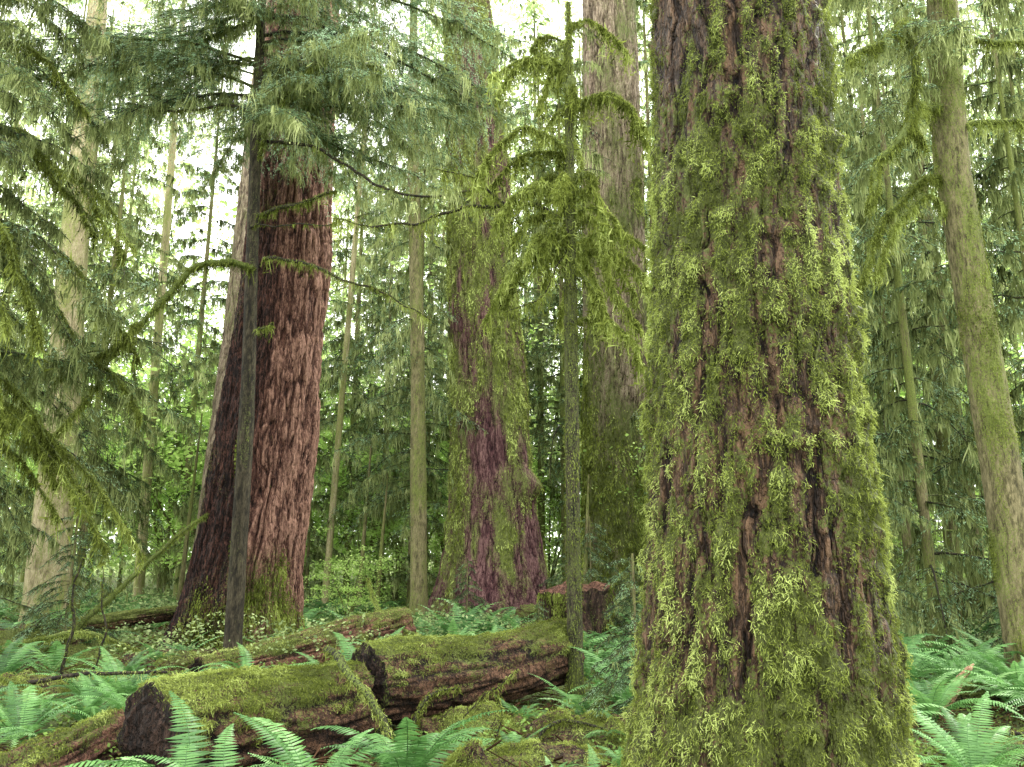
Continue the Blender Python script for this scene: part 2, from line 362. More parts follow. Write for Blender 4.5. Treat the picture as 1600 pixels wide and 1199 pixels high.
# ================================================================= BIG TREES
bx, by = 1.36, 4.6
base = thing('giant_fir_tree', (bx, by, 0), 'giant fir trunk shaggy with bright green moss', 'tree')
PH0 = math.atan2(-by, -bx)
def bigmoss(th, z, X, Y):
    ph = (th-PH0+np.pi) % (2*np.pi)-np.pi
    m = .60+.34*fbm(X*3.2+3, Y*3.2, z*1.6, 3)+.30*vn(X*17, Y*17, z*2.4)+.32*vn(X*22+4, Y*22, z*10)
    m = m-.45*np.exp(-((ph+.02+.10*np.sin(z*1.7)+.09*np.sin(z*5))/.055)**2)*ss(vn(z*2.6, 0*z, 5.)+.10, -.1,.4)
    m = m-.22*np.exp(-((ph+.80)/.30)**2)*ss(z,2.4,3.6)
    m = m-.35*np.exp(-((ph-.36-.10*np.sin(z*3))/.045)**2)*ss(vn(z*2.3, 0*z, 15.)+.05, -.1,.5)
    m = m-.35*np.exp(-((ph+.42-.10*np.sin(z*2.3))/.045)**2)*ss(vn(z*2.5, 0*z, 25.)+.05, -.1,.5)
    m = m-.05*ss(z,3.6,5.2)+.08*(1-ss(z,.6,1.9))
    return m
prof = [(-.3,-.05,0,.90),(0,-.04,0,.80),(.55,-.03,0,.68),(1.0,0,0,.65),(1.53,.02,0,.612),(2.63,.04,0,.565),(3.85,.078,0,.53),(5.2,.1,0,.515),(7,.12,0,.49)]
g1 = trunk_geo(prof, 520, 1000, .045, 11, 1.9, 3, .08, .7, .03, bigmoss, .048, .3, mlf=13)
trunk_thing(base, g1, M_bigbark)
scatter_moss(g1, 220000, R(5), (.006,.016), (.002,.005), 4, M_moss, base, .42, .75, .56, (-.1, 5.9), lk=.30, jit=.85, ll=(.28,.6), lwid=.22)
g1b = trunk_geo([(6.95,.12,0,.50),(12,.2,0,.42),(24,.35,0,.2)], 60, 80, .04, 9, 1.3, 3, 0, .7, .03, bigmoss, .03, .3)
trunk_thing(base, g1b, M_bigbark, 'upper_trunk')

tA = thing('red_bark_fir_tree', (-5.22, 16, 0), 'huge fir with deeply furrowed red brown bark', 'tree')
def mossA(th, z, X, Y):
    return .20+.5*(1-ss(z,.2,2.4))*(.5+.5*np.cos(th+.9))+.35*fbm(X*1.5,Y*1.5,z*.6,3)
def shadeA(th, z):  # side shading painted into the bark tint: left darkened, right lightened
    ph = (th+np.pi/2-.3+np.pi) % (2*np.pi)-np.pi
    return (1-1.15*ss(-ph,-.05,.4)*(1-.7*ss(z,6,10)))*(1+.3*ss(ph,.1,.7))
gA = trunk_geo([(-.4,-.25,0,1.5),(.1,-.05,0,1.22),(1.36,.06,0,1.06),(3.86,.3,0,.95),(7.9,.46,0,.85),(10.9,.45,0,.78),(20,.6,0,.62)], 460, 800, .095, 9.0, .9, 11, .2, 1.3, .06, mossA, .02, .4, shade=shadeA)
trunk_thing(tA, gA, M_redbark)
scatter_moss(gA, 9000, R(8), (.03,.08), (.012,.022), 1, M_moss, tA, .5, .4, .35, (0,5))

tB = thing('pale_fir_tree', (-7.9, 23, 0), 'tall fir with pale grey bark behind the red fir', 'tree')
gB = trunk_geo([(-.3,-.35,0,.95),(2,-.2,0,.75),(8,.0,0,.66),(13,.1,0,.6),(26,.3,0,.4)], 130, 400, .05, 9, .8, 21, .15, 1, .03)
trunk_thing(tB, gB, M_greybark)

tC = thing('mossy_fir_tree', (-.46, 24, .1), 'huge fir half covered in yellow green moss', 'tree')
def mossC(th, z, X, Y):
    ph = (th+np.pi/2+np.pi) % (2*np.pi)-np.pi
    m = .53+.45*fbm(X*1.3+4,Y*1.3,z*.45,4)+.32*vn(X*6,Y*6,z*1.3)
    m = m-.30*np.exp(-((ph-.05-.03*z*.2)/.16)**2)*ss(z,1,3)*(1-ss(z,15,19))*(.6+.7*vn(z*.5,0*z,2.2))
    m = m-.38*np.exp(-((ph+.30-z*.04)/.35)**2)*(1-ss(z,4.5,7.5))
    m = m-.45*np.exp(-((ph-.75)/.45)**2)*(1-ss(z+.8*vn(X*2,Y*2,z),2.2,4.5))
    return m+.05-.18*(1-ss(z,.4,2.2))
gC = trunk_geo([(-.4,.1,0,2.25),(.1,0,0,1.85),(1.24,-.05,0,1.52),(3.06,-.12,0,1.28),(6.95,-.27,0,1.1),(11.1,-.54,0,1.03),(15.6,-.76,0,.94),(20.4,-1.12,0,.78),(27,-1.5,0,.6)], 380, 700, .09, 6.5, .8, 31, .14, 1.6, .04, mossC, .03, .4)
th_ = np.linspace(0,2*np.pi,380,endpoint=False)[None]; zz_ = gC[0][...,2]
bu = .38*np.exp(-(((th_-(-np.pi/2+1.05)+np.pi)%(2*np.pi)-np.pi)/.28)**2-((zz_-3.7)/.35)**2)
gC[0][...] += gC[1]*bu[...,None]
trunk_thing(tC, gC, M_midbark)
scatter_moss(gC, 50000, R(9), (.04,.09), (.02,.04), 1, M_moss, tC, .48, .3, .60, (0,22), jit=.4)

tD = thing('grey_fir_tree', (3.45, 27.5, .1), 'big fir with furrowed grey pink bark', 'tree')
def mossD(th,z,X,Y): return .38+.22*(1-ss(z,3,9))+.5*fbm(X*1.2,Y*1.2,z*.4,4)
gD = trunk_geo([(-.4,-.1,0,1.55),(1,0,0,1.22),(4,.1,0,1.12),(8,.2,0,1.1),(16,.3,0,1.08),(24,.35,0,1.02),(30,.4,0,.9)], 300, 600, .09, 7, .8, 41, .12, 1.6, .04, mossD, .02, .4)
trunk_thing(tD, gD, M_greybark)
scatter_moss(gD, 28000, R(10), (.05,.12), (.02,.04), 1, M_moss, tD, .5, .35, .52, (0,20))

# ================================================================= THIN TREES
def limb_group(tree, limbs, rng, barkmat, dens=120, mL=(.03,.12), mW=.012, off=(0,0,0), tint=.5, name='branch', leaf=3, ll=(.15,.32)):
    for pts, r0, r1, ms in limbs:
        a = Acc(); pw = smooth_path(np.asarray(pts, float)-np.array(off), 8*len(pts))
        n = len(pw); pw = pw+.07*np.stack([fbm(pw[:,0]*3,pw[:,2]*3,k*5.,3) for k in range(3)], -1)
        tube(a, pw, np.linspace(r0,r1,n)*(1+.3*ms*vn(pw[:,0]*7,pw[:,1]*7,pw[:,2]*7)), 9, .4, .1+.8*ms)
        b = obj(name, a.mesh(name, barkmat, True), tree)
        if ms > 0:
            ln = np.linalg.norm(np.diff(pw,axis=0),axis=1).sum(); nc = int(dens*ln*ms*.45)+3
            q = rng.uniform(0,n-1,nc); CL = rng.uniform(*mL,nc)*rng.uniform(.4,1.25,nc); ct = rng.normal(0,.15,nc)
            kk = np.repeat(np.arange(nc), 9); k = len(kk)
            qq = np.clip(q[kk]+rng.normal(0,.25,k),0,n-1)
            p = np.stack([np.interp(qq,np.arange(n),pw[:,c]) for c in range(3)],-1)
            nn = nrm(rng.normal(0,1,(k,3))); rr = np.interp(qq,[0,n-1],[r0,r1])[:,None]; p = p+nn*rr*.9
            am = Acc(); strands(am, p, nn, CL[kk]*rng.uniform(.25,1.05,k), mW*rng.uniform(.6,1.4,k), tint+ct[kk]+rng.normal(0,.10,k), rng, leaf, .12, jit=.18, ll=ll)
            k2 = int(ln*ms*900); qq = rng.uniform(0,n-1,k2); p = np.stack([np.interp(qq,np.arange(n),pw[:,c]) for c in range(3)],-1)
            nn = nrm(rng.normal(0,1,(k2,3))); rr = np.interp(qq,[0,n-1],[r0,r1])[:,None]
            strands(am, p+nn*rr*.9, nn, rng.uniform(.015,.04,k2), .006, tint+.05+rng.normal(0,.12,k2), rng, 2, .8, jit=.6, ll=(.3,.6), lwid=.2)
            obj('moss', am.mesh('moss', M_moss), b)

def slender(name, loc, label, prof, mat, seed, mo=.45, nt=26, nz=220, mossn=0, amp=.008):
    t = thing(name, loc, label, 'tree')
    g = trunk_geo(prof, nt, nz, amp, 14, 2.5, seed, .12, .35, .06, lambda th,z,X,Y: mo+.35*fbm(X*5+seed,Y*5,z*1.2,3)+.0*z, .006)
    trunk_thing(t, g, mat)
    if mossn: scatter_moss(g, mossn, R(seed), (.015,.04), (.005,.01), 1, M_moss, t, .5, .4, .46)
    return t

t1 = slender('slender_hemlock_tree', (-4.15,12.5,0), 'slender dark hemlock with long bare mossy branches', [(-.3,0,0,.17),(.3,0,0,.135),(2.8,-.02,0,.125),(4.4,-.05,0,.11),(6.3,-.13,0,.10),(9.2,-.25,0,.09),(15,-.4,0,.03)], M_dthin, 51, .26, mossn=4000)
o1 = (-4.15,12.5,0); rg = R(61)
limb_group(t1, [
 ([(-4.24,12.4,6.3),(-4.69,12.2,6.31),(-5.06,12,6.14),(-5.30,11.8,5.6),(-5.57,11.5,5.0),(-5.98,11.2,4.48),(-6.38,11,4.13)], .055,.02,1.),
 ([(-5.5,11.5,5.1),(-5.7,11.2,4.6),(-6.0,11.0,3.7),(-6.3,10.9,3.2)], .03,.012,1.),
 ([(-5.98,11.2,4.48),(-5.7,11,4.3),(-5.3,10.9,3.9),(-5.1,10.9,3.5)], .025,.01,1.),
 ([(-4.09,12.4,6.47),(-3.4,12.2,6.32),(-2.73,12,6.0),(-1.97,11.8,5.64),(-1.25,11.6,5.2)], .032,.008,.3),
 ([(-4.2,12.4,7.25),(-3.46,12.2,7.33),(-2.84,12,7.5)], .04,.02,.45),
 ([(-4.3,12.4,8.6),(-3.36,12,8.3),(-2.71,12,7.96),(-2.14,11.8,7.5),(-1.5,11.6,7.2),(-.78,11.3,7.1),(-.38,11,7.0)], .03,.014,.12),
 ([(-4.3,12.4,7.0),(-3.7,12.1,6.95),(-2.9,11.6,6.7),(-2.2,11.3,6.75)], .016,.005,.1),
 ([(-4.3,12.4,9.1),(-4.9,12.2,9.15),(-5.6,12.0,8.9),(-6.3,11.8,8.95)], .035,.012,.3),
 ([(-4.28,12.4,8.3),(-3.9,12.0,8.9),(-3.4,11.8,9.5),(-2.9,11.7,9.7),(-2.1,11.6,9.4)], .03,.012,.5),
 ([(-4.1,12.4,5.2),(-3.9,12.2,5.25),(-3.75,12.1,5.3)], .025,.015,.4),
], rg, M_darktw, off=o1, dens=120, mL=(.05,.26), mW=.010, tint=.47)
def crown_for(tree, br, seed, **kw):
    ndl,mss,lmb = Acc(),Acc(),Acc()
    foliage(R(seed), br, ndl=ndl, mss=mss, lmb=lmb, **kw)
    obj('crown', ndl.mesh('crown', M_need), tree); obj('hanging_moss', mss.mesh('hanging_moss', M_hang), tree); obj('limbs', lmb.mesh('limbs', M_darktw, True), tree)
r = R(71)
br = conifer_branches(r, 8.9, 13.5, 42, 3.2, 17, axfn=lambda z: (-.25-.03*(z-9),0), droop=(.2,.5))
br += [((-.2,0,9.3), -.3, 2.9, .2,.35), ((-.2,0,9.8), -.6, 3.3, .2,.35), ((-.2,0,10), 3.6, 3.6, .1,.35), ((-.2,0,10.5), .1, 3.0, .15,.5), ((-.2,0,9.6), .0, 2.7, .1,.5), ((-.2,0,9.5), 3.2, 3.2, .1,.4), ((-.2,0,10.2), 3.0, 3.4, .1,.5)]
for k in range(16):
    br.append(((-.3,0,r.uniform(9.4,12.6)), r.choice([3.14,0.])+r.uniform(-.6,.6), r.uniform(3.2,4.8), .12, r.uniform(.25,.5)))
br += [((-1.2,-.5,5.9), 3.6, 1.0,.0,.7), ((-1.5,-1,5.0), 3.9,1.1,0,.6), ((-1.8,-1.2,4.6),3.2,1.3,0,.6), ((2.0,-.8,7.3),5.6,.8,0,.5), ((3.1,-1.2,7.2),5.0,.7,0,.6), ((1.3,-.6,9.7),5.2,1.2,0,.8), ((.6,-.5,9.4),4.6,1.2,0,.8)]
crown_for(t1, br, 72, tstep=.06, lstep=.016, leaf=(.036,.064), moss=110, mossL=(.12,.5), mossW=.014, tintb=.12)

t2 = slender('mossy_spruce_tree', (.75,10,0), 'slender spruce draped in hanging yellow green moss', [(-.3,0,0,.12),(.3,0,0,.095),(2,0,0,.088),(6.1,.02,0,.075),(9.4,.05,0,.02)], M_dthin, 52, .6, mossn=9000)
o2 = (.75,10,0)
L2 = [
 ([(.73,10,6.06),(.26,10,6.28),(-.26,10,6.3),(-.86,10,6.2),(-1.37,10,6.0),(-1.96,10,6.0),(-2.4,10,6.1)], .035,.008,.25),
 ([(-.15,10,6.33),(-.5,9.9,6.6),(-1.0,9.7,6.65)], .018,.006,.2),
 ([(.75,10,7.1),(.3,9.8,7.3),(-.2,9.7,7.0),(-.45,9.6,6.5)], .028,.010,1.),
 ([(.78,10,6.5),(1.15,9.9,6.3),(1.2,9.8,5.5),(1.3,9.8,5.0),(1.6,9.7,4.5)], .030,.010,.9),
 ([(.78,10,5.6),(.95,9.9,5.2),(1.2,9.9,4.7),(1.6,9.9,4.3)], .022,.008,.8),
 ([(.72,10,5.6),(.55,9.9,5.3),(.3,9.8,4.9),(-.1,9.7,4.7)], .016,.004,.3),
 ([(.75,10,7.7),(1.2,9.9,7.9),(1.6,9.8,7.6),(1.8,9.8,7.0)], .028,.010,1.),
 ([(.75,10,8.2),(.2,9.8,8.35),(-.3,9.7,8.0)], .026,.010,1.),
]
rq = R(64)
for k in range(30):
    z = rq.uniform(4.6,9.2); az = rq.uniform(0,6.28); L = rq.uniform(.5,1.45)*(1.1-.07*(z-5)); c_, s_ = math.cos(az), math.sin(az)
    L2.append(([(.77,10,z),(.77+c_*L*.35,10+s_*L*.35,z+.12*L),(.77+c_*L*.75,10+s_*L*.75,z-.1*L),(.77+c_*L,10+s_*L,z-.5*L)], .018,.006,.95))
limb_group(t2, L2, R(62), M_darktw, off=o2, dens=105, mL=(.10,.44), mW=.009, tint=.53)
r = R(73); br = conifer_branches(r, 5.6, 9.2, 12, .85, 9.9, axfn=lambda z:(.03,0), droop=(.5,1.0), rise=(.1,.3), minL=.25)
crown_for(t2, br, 74, tstep=.1, lstep=.035, leaf=(.025,.04), moss=80, mossL=(.08,.36), mossW=.010, spread=.35, tintb=.12)

t3 = slender('thin_pale_tree', (-2.46,22,.05), 'thin straight tree with pale greenish bark', [(-.3,0,0,.3),(.5,0,0,.23),(7,-.2,0,.2),(13.5,-.5,0,.17),(22,-.7,0,.08)], M_thin, 53, .36, mossn=2000)
br = [((-.5*z/13,0,z), rg.uniform(0,6.28), rg.uniform(.8,2.4), .1, rg.uniform(.5,1.)) for z in rg.uniform(6,20,30)]
crown_for(t3, br, 690, tstep=.12, lstep=.04, leaf=(.06,.10), moss=40, mossL=(.15,.6), mossW=.024, tintb=.1)
t4 = slender('leaning_mossy_tree', (6.72,11,0), 'tall curved tree with brown green mossy bark', [(-.3,.1,0,.32),(.6,.0,0,.25),(3,-.02,0,.24),(5,-.08,0,.235),(7.5,-.16,0,.23),(10.2,.02,0,.215),(16,.3,0,.1)], M_thin, 54, .42, nt=60, nz=400, mossn=20000, amp=.018)
limb_group(t4, [
 ([(6.65,11,9.3),(6.1,10.6,9.5),(5.53,10.0,9.06),(5.07,9.6,8.5),(4.46,9.4,8.1)], .075,.035,1.),
 ([(6.5,11,8.3),(5.7,10.2,7.9),(5.36,9.8,7.35),(4.8,9.6,6.7),(4.52,9.4,6.0)], .075,.03,1.),
 ([(5.53,10.0,9.0),(5.6,9.9,8.3),(5.5,10,7.6),(5.6,10,7.2)], .05,.025,1.),
 ([(6.7,11,9.4),(7.2,10.9,9.45),(7.9,10.8,9.3)], .06,.03,1.),
 ([(6.6,11,7.9),(7.0,10.8,8.0),(7.6,10.7,7.9)], .055,.03,1.),
 ([(6.5,11,6.6),(6.0,10.8,6.8),(5.4,10.6,6.2),(5.0,10.5,5.5)], .03,.01,.9),
 ([(6.5,11,7.2),(5.9,10.8,7.0),(5.2,10.6,6.2),(4.7,10.4,5.2),(4.5,10.4,4.4)], .035,.012,1.),
], R(63), M_darktw, off=(6.72,11,0), dens=170, mL=(.06,.28), mW=.009, tint=.54)
r = R(79); br = conifer_branches(r, 8.5, 14, 18, 2.4, 16, azc=3.3, azw=1.3, droop=(.4,.8), rise=(.1,.3))
crown_for(t4, br, 80, tstep=.08, lstep=.022, leaf=(.035,.06), moss=120, mossL=(.12,.5), mossW=.014, tintb=.05)
t5 = slender('pale_bark_tree', (-11.2,20,0), 'pale tan tree trunk with patches of green moss', [(-.3,0,0,.62),(.5,0,0,.5),(4,-.1,0,.42),(9.5,-.4,0,.34),(24,-.8,0,.15)], M_pale, 55, .45, nt=60, nz=300)
def thin_run():
    specs = [(-12.6,28,.17,M_pale),(-5.85,26,.11,M_pale),(9.6,18,.16,M_thin),(10.5,18.6,.2,M_thin),(12.4,21,.18,M_thin),(8.3,24,.14,M_thin)]
    for i,(x,y,rr,m) in enumerate(specs):
        H = y*.95+2
        rg = R(100+i); lean = rg.normal(0,.35)
        t = slender('thin_tree', (x,y,float(gz(x,y))), 'thin straight forest tree trunk with patchy moss', [(-.3,0,0,rr*1.3),(.4,0,0,rr),(H*.5,lean*.5,0,rr*.8),(H,lean,0,rr*.2)], m, 200+i, .5, nt=14, nz=70)
        t['group'] = 'thin tree trunks of the forest'
        br = [((lean*z/H,0,z), rg.uniform(0,6.28), rg.uniform(.8,2.8), .1, rg.uniform(.4,.9)) for z in rg.uniform(H*.15,H*.98,46)]
        crown_for(t, br, 700+i, tstep=.12, lstep=.045, leaf=(.07,.12), moss=30, mossL=(.15,.6), mossW=.026, tintb=.14)
    for i,(x,y,H) in enumerate([(-4.6,25,5.5),(-3.9,24,4.2),(-9.6,24,6),(1.9,22,4)]):
        t = slender('thin_tree', (x,y,float(gz(x,y))), 'thin dead sapling trunk coated in moss', [(-.3,0,0,.1),(.4,0,0,.08),(H,.2,0,.02)], M_thin, 240+i, .5, nt=12, nz=60)
        t['group'] = 'thin tree trunks of the forest'
thin_run()

tl = slender('drooping_hemlock_tree', (-8.3,10.6,0), 'hemlock with long drooping branches hung with moss', [(-.3,0,0,.3),(.5,0,0,.24),(8,0,0,.18),(15,0,0,.04)], M_thin, 57, .5)
rq = R(65); LL = []
for k in range(20):
    z = rq.uniform(3.2,9.5); az = rq.uniform(-.8,.45); L = rq.uniform(2.0,3.6); c_, s_ = math.cos(az), math.sin(az)
    LL.append(([(-8.3,10.6,z),(-8.3+c_*L*.35,10.6+s_*L*.35,z+.08*L),(-8.3+c_*L*.7,10.6+s_*L*.7,z-.15*L),(-8.3+c_*L,10.6+s_*L,z-.55*L)], .036,.010,.9))
limb_group(tl, LL, rq, M_darktw, off=(-8.3,10.6,0), dens=75, mL=(.10,.45), mW=.010, tint=.44, leaf=2)
r = R(75); br = conifer_branches(r, 3.0, 13, 40, 3.1, 21, azc=-.1, azw=1.0, droop=(.45,.95), rise=(.1,.3))
crown_for(tl, br, 76, tstep=.08, lstep=.022, leaf=(.036,.06), moss=140, mossL=(.12,.5), mossW=.014, tintb=.06, spread=.36)

# ================================================================= MID CONIFERS
midA = conifer_meshes(301, 16, 1.6, 64, 2.7, .10, M_thin, M_need, .11, .036, (.055,.095), 45, (.15,.6), .028, topf=19)
midB = conifer_meshes(302, 11, 1.0, 50, 2.2, .08, M_thin, M_need, .11, .036, (.055,.095), 55, (.15,.6), .028, topf=13)
midC = conifer_meshes(303, 20, 3.5, 74, 3.2, .12, M_thin, M_need, .12, .04, (.065,.11), 40, (.15,.6), .030, topf=24)
mids = [(7.2,14.2,0,.95),(8.2,17,1,1.2),(6.4,17.5,2,1.0),(10.5,15.5,1,1.3),(9.6,20.5,2,1.0),(12.5,18,0,1.0),(6.9,23,0,1.3),(9.6,26,2,1.3),(5.6,13.0,1,.55),
        (-4.6,29,2,.95),(-3.4,32,2,1.2),(2.0,31,2,1.2),(-9.6,26,1,.8),(-13.6,24,2,1.0),(-11.5,17.5,1,.85),(-14.5,20,0,1.1),(-3.3,26.5,1,.8),(-6.7,27,1,.7),(5.8,31,2,1.4),(15.5,22,0,1.3),
        (-2.9,24.5,2,.9),(-11.8,22.5,0,1.1),(1.2,33,2,1.3),(-12.5,31,2,1.2),(-6.2,31,2,1.15)]
rg = R(9)
for (x,y,v,s) in mids:
    make_from((midA,midB,midC)[v], 'hemlock_tree', (x,y,float(gz(x,y))), 'green hemlock with drooping moss hung branches', 'tree', 'hemlocks in the forest', rg.uniform(0,6.28), s)
sap = conifer_meshes(305, 2.2, .3, 34, .62, .025, M_thin, M_need, .035, .014, (.03,.055), 30, (.04,.12), .012, lr=.008)
for (x,y,s) in [(1.22,8.3,.78),(-7.2,13.5,1.1),(4.3,13,.9),(-1.0,18.5,.8),(7.6,12.5,.9),(2.3,16.0,.8),(2.1,22,1.3),(1.5,23,1.1),(.5,15.6,.45)]:
    make_from(sap, 'hemlock_sapling', (x,y,float(gz(x,y))), 'small green hemlock sapling on the forest floor', 'tree', 'hemlock saplings', rg.uniform(0,6.28), s)
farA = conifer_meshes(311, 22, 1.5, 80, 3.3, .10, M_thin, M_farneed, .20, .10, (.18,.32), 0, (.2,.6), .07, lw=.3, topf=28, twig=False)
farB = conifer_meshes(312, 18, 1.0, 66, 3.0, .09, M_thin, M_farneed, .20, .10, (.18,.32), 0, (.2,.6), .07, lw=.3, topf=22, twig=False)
rg = R(12)
for i in range(50):
    y = rg.uniform(34,62); a = -.74+1.48*(i+rg.rand())/50; x = a*y
    s = y*.85/22*rg.uniform(.75,1.15)
    if -.48 < a < -.32: s *= .6
    elif -.22 < a < -.10: s *= .85
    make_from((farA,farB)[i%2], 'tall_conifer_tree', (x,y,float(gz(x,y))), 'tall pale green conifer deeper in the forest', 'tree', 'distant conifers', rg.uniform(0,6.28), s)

def maple(seed, H, n, leaf):
    rng = R(seed); a, lm = Acc(), Acc()
    for k in range(5):
        az = rng.uniform(0,6.28); q = np.linspace(0,1,12); L = H*rng.uniform(.2,.45)
        tube(lm, np.stack([np.cos(az)*L*q**1.3, np.sin(az)*L*q**1.3, H*rng.uniform(.7,1)*q-.1*H*q**3],-1), .05*(1-.85*q), 6, .5, .5)
    nc = 70; ctr = rng.normal(0,1,(nc,3))*[H*.28,H*.28,H*.27]+[0,0,H*.6]
    j = rng.randint(0,nc,n); p = ctr[j]+rng.normal(0,1,(n,3))*[.42,.42,.10]*(H/4)
    d = nrm(rng.normal(0,1,(n,3))*[1,1,.35]+[0,0,-.3]); l = rng.uniform(*leaf,n)[:,None]; s = nrm(np.cross(d,[0,0,1]+rng.normal(0,.45,(n,3))))*l*.42
    V = np.stack([p, p+d*l*.4+s, p+d*l, p+d*l*.4-s],1)
    t = .5+.2*vn(p[:,0],p[:,1],p[:,2])+rng.normal(0,.15,n)
    a.add(V.reshape(-1,3),(np.arange(n)*4)[:,None]+[0,1,2,3],a=np.repeat(t,4))
    return {'trunk': lm.mesh('trunk', M_thin, True), 'crown': a.mesh('crown', M_maple)}
mpA = maple(401, 6, 7000, (.08,.16)); mpB = maple(402, 3, 4000, (.06,.12))
for (x,y,v,s) in [(-3.8,31,0,1.1),(-12.5,33,0,1.5),(-5.6,31,0,1.1),(1.6,36,0,1.3),(-2.6,36,0,1.6),(-15,36,0,1.7),(-6,36,0,1.6),(-10,37,0,1.5),(16,34,0,2.2),(13,38,0,2.3),(-4.4,22.5,1,.6),(6.4,28,0,1.),(12.0,30,0,1.4),(-18,32,0,1.5),(8.3,32,0,1.2),(-13,38,0,2.2),(-17,40,0,2.4),(-9.5,29,1,1.3),(10.5,24,1,1.2),(7.8,20,1,1.),(-3.9,28,1,1.2)]:
    make_from((mpA,mpB)[v], 'vine_maple_tree', (x,y,float(gz(x,y))), 'vine maple with bright yellow green leaves', 'tree', 'vine maples', rg.uniform(0,6.28), s)

def farwood():
    rng = R(77); n = 160000; a = Acc()
    az = rng.uniform(-.82,.82,n); y = rng.uniform(66,90,n); x = az*y
    z = 66*rng.uniform(0,1,n)**1.2
    gap = .22*np.exp(-((az+.38)/.08)**2)+.10*np.exp(-((az+.15)/.06)**2)+.06*ss(-az,.3,.6)
    k = fbm(x*.22,y*.1,z*.22,4)+rng.normal(0,.10,n)+.35*(1-ss(z,3,16)) > -.19+gap*ss(z,9,20)+.08*ss(z,20,55)
    x,y,z,az = x[k],y[k],z[k],az[k]; n = len(x); p = np.stack([x,y,z+gz(x,y)],-1)
    d = nrm(rng.normal(0,1,(n,3))+[0,0,-.8]); l = rng.uniform(.35,.85,n)[:,None]; s = nrm(np.cross(d,rng.normal(0,1,(n,3))))*l*.25
    V = np.stack([p,p+d*l*.5+s,p+d*l,p+d*l*.5-s],1)
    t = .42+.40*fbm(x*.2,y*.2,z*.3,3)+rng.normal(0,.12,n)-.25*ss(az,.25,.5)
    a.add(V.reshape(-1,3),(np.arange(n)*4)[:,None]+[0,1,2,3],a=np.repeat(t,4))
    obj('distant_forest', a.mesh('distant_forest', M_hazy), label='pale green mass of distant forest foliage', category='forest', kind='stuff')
farwood()

# ================================================================= LOGS
def log_thing(p0, p1, r0, r1, label, seed, mossn, nt=110, nz=260, mossb=.0, name='fallen_log', mat=None):
    p0 = np.array(p0,float); p1 = np.array(p1,float); ax = p1-p0; L = np.linalg.norm(ax); d = ax/L
    t = thing(name, (p0[0],p0[1],0), label, 'log'); off = np.array([p0[0],p0[1],0])
    u = nrm(np.cross(d,[0,0,1])); w = np.cross(u,d)
    q = np.linspace(0,1,nz)[:,None]; th = np.linspace(0,2*np.pi,nt,endpoint=False)[None]; c,s = np.cos(th),np.sin(th)
    rr = (r0+(r1-r0)*q)*(1+.14*fbm(c*1.2+seed,s*1.2,q*L*1.1,3)+.05*vn(c*6+seed,s*6,q*L*1.2))
    n1 = vn(c*5+seed,s*5,q*L*1.6); fur = ss(np.abs(n1),0,.3)
    up = s*w[2]
    mo = np.clip(.34+.48*up+.5*fbm(c*1.5,s*1.5+seed,q*L*1.5,4)+.25*vn(c*8,s*8,q*L*6)+mossb,0,1)
    ml = vn(c*4,s*4,q*L*5)+.5*vn(c*9,s*9,q*L*11)
    rr = rr+.03*(fur-.6)+.02*vn(c*14,s*14+seed,q*L*5)+.03*ss(mo,.4,.8)*(.6+.6*ml)
    pth = p0-off+q*ax+np.array([0,0,1])*.03*np.sin(q*5+seed)
    Pn = pth[:,None,:]+rr[...,None]*(c[...,None]*u+s[...,None]*w)
    Nn = np.broadcast_to(c[...,None]*u+s[...,None]*w, Pn.shape)
    rag = .07*fbm(c*2.5+seed,s*2.5,7.,3)[0]
    for k_, wt in enumerate((1,.8,.6,.4,.2)):
        Pn[k_] += rag[:,None]*wt*(-d); Pn[-1-k_] += rag[:,None]*wt*d
    a = Acc(); a.add(Pn.reshape(-1,3), grid_faces(nz,nt), a=(fur+0*mo).ravel(), b=mo.ravel())
    obj('bark', a.mesh('bark', mat or M_log, True), t)
    for e,(i,sg) in enumerate(((0,-1),(-1,1))):
        ring = Pn[i]; cen = ring.mean(0); ks = np.linspace(1,0.02,16)
        V = cen+(ring-cen)*ks[:,None,None]
        rad = ks[:,None]*np.ones(nt)
        V = V+(d*sg)*(.012*np.cos(rad*60)+.06*fbm(c*3*rad,s*3*rad+seed,e*3.,4)+.02*(1-rad))[...,None]*ss(1-rad,0,.1)[...,None]
        V[0] = ring
        a = Acc(); a.add(V.reshape(-1,3), grid_faces(16,nt), a=(.3+.3*np.cos(rad*50)+.3*fbm(c*4*rad,s*4*rad,seed*1.,3)).ravel(), b=(.15+.3*(rad>.8)).ravel())
        obj('cut_end', a.mesh('cut_end', M_stump, True), t)
    if mossn: scatter_moss((Pn,Nn,fur,mo,ml), mossn, R(seed), (.008,.024), (.003,.007), 4, M_moss, t, .54, .6, .54, jit=.7, ll=(.25,.6), lwid=.2)
    return t
log_thing((-2.74,6.5,.22),(-1.5,8.1,.32),.42,.36,'thick fallen log with sawn end and bright moss on top',1,26000,mossb=.0)
log_thing((-1.42,8.22,.40),(.62,10.4,.52),.36,.34,'fallen log with moss on top and rotten red side',2,19000,mossb=-.04)
log_thing((-3.45,7.5,.10),(-3.5,3.6,.08),.22,.27,'brown rotting log lightly covered in moss',3,5000,mossb=-.24,mat=M_redwood)
log_thing((-4.4,11.9,.04),(-1.95,14.8,.45),.25,.36,'fallen log with reddish litter and moss',4,9000,mossb=.02,mat=M_redwood)
log_thing((3.9,9.7,.08),(7.5,9.1,.16),.14,.13,'thin fallen log with brown bark among ferns',5,4000,mossb=.05)
log_thing((-9.5,14.5,.2),(-4.9,17.5,.9),.14,.1,'thin fallen trunk coated in moss',6,3000,mossb=.2)
log_thing((.2,19.5,.35),(3.2,17.8,.2),.25,.22,'dark fallen log beside the tree base',7,3000,mossb=-.05)

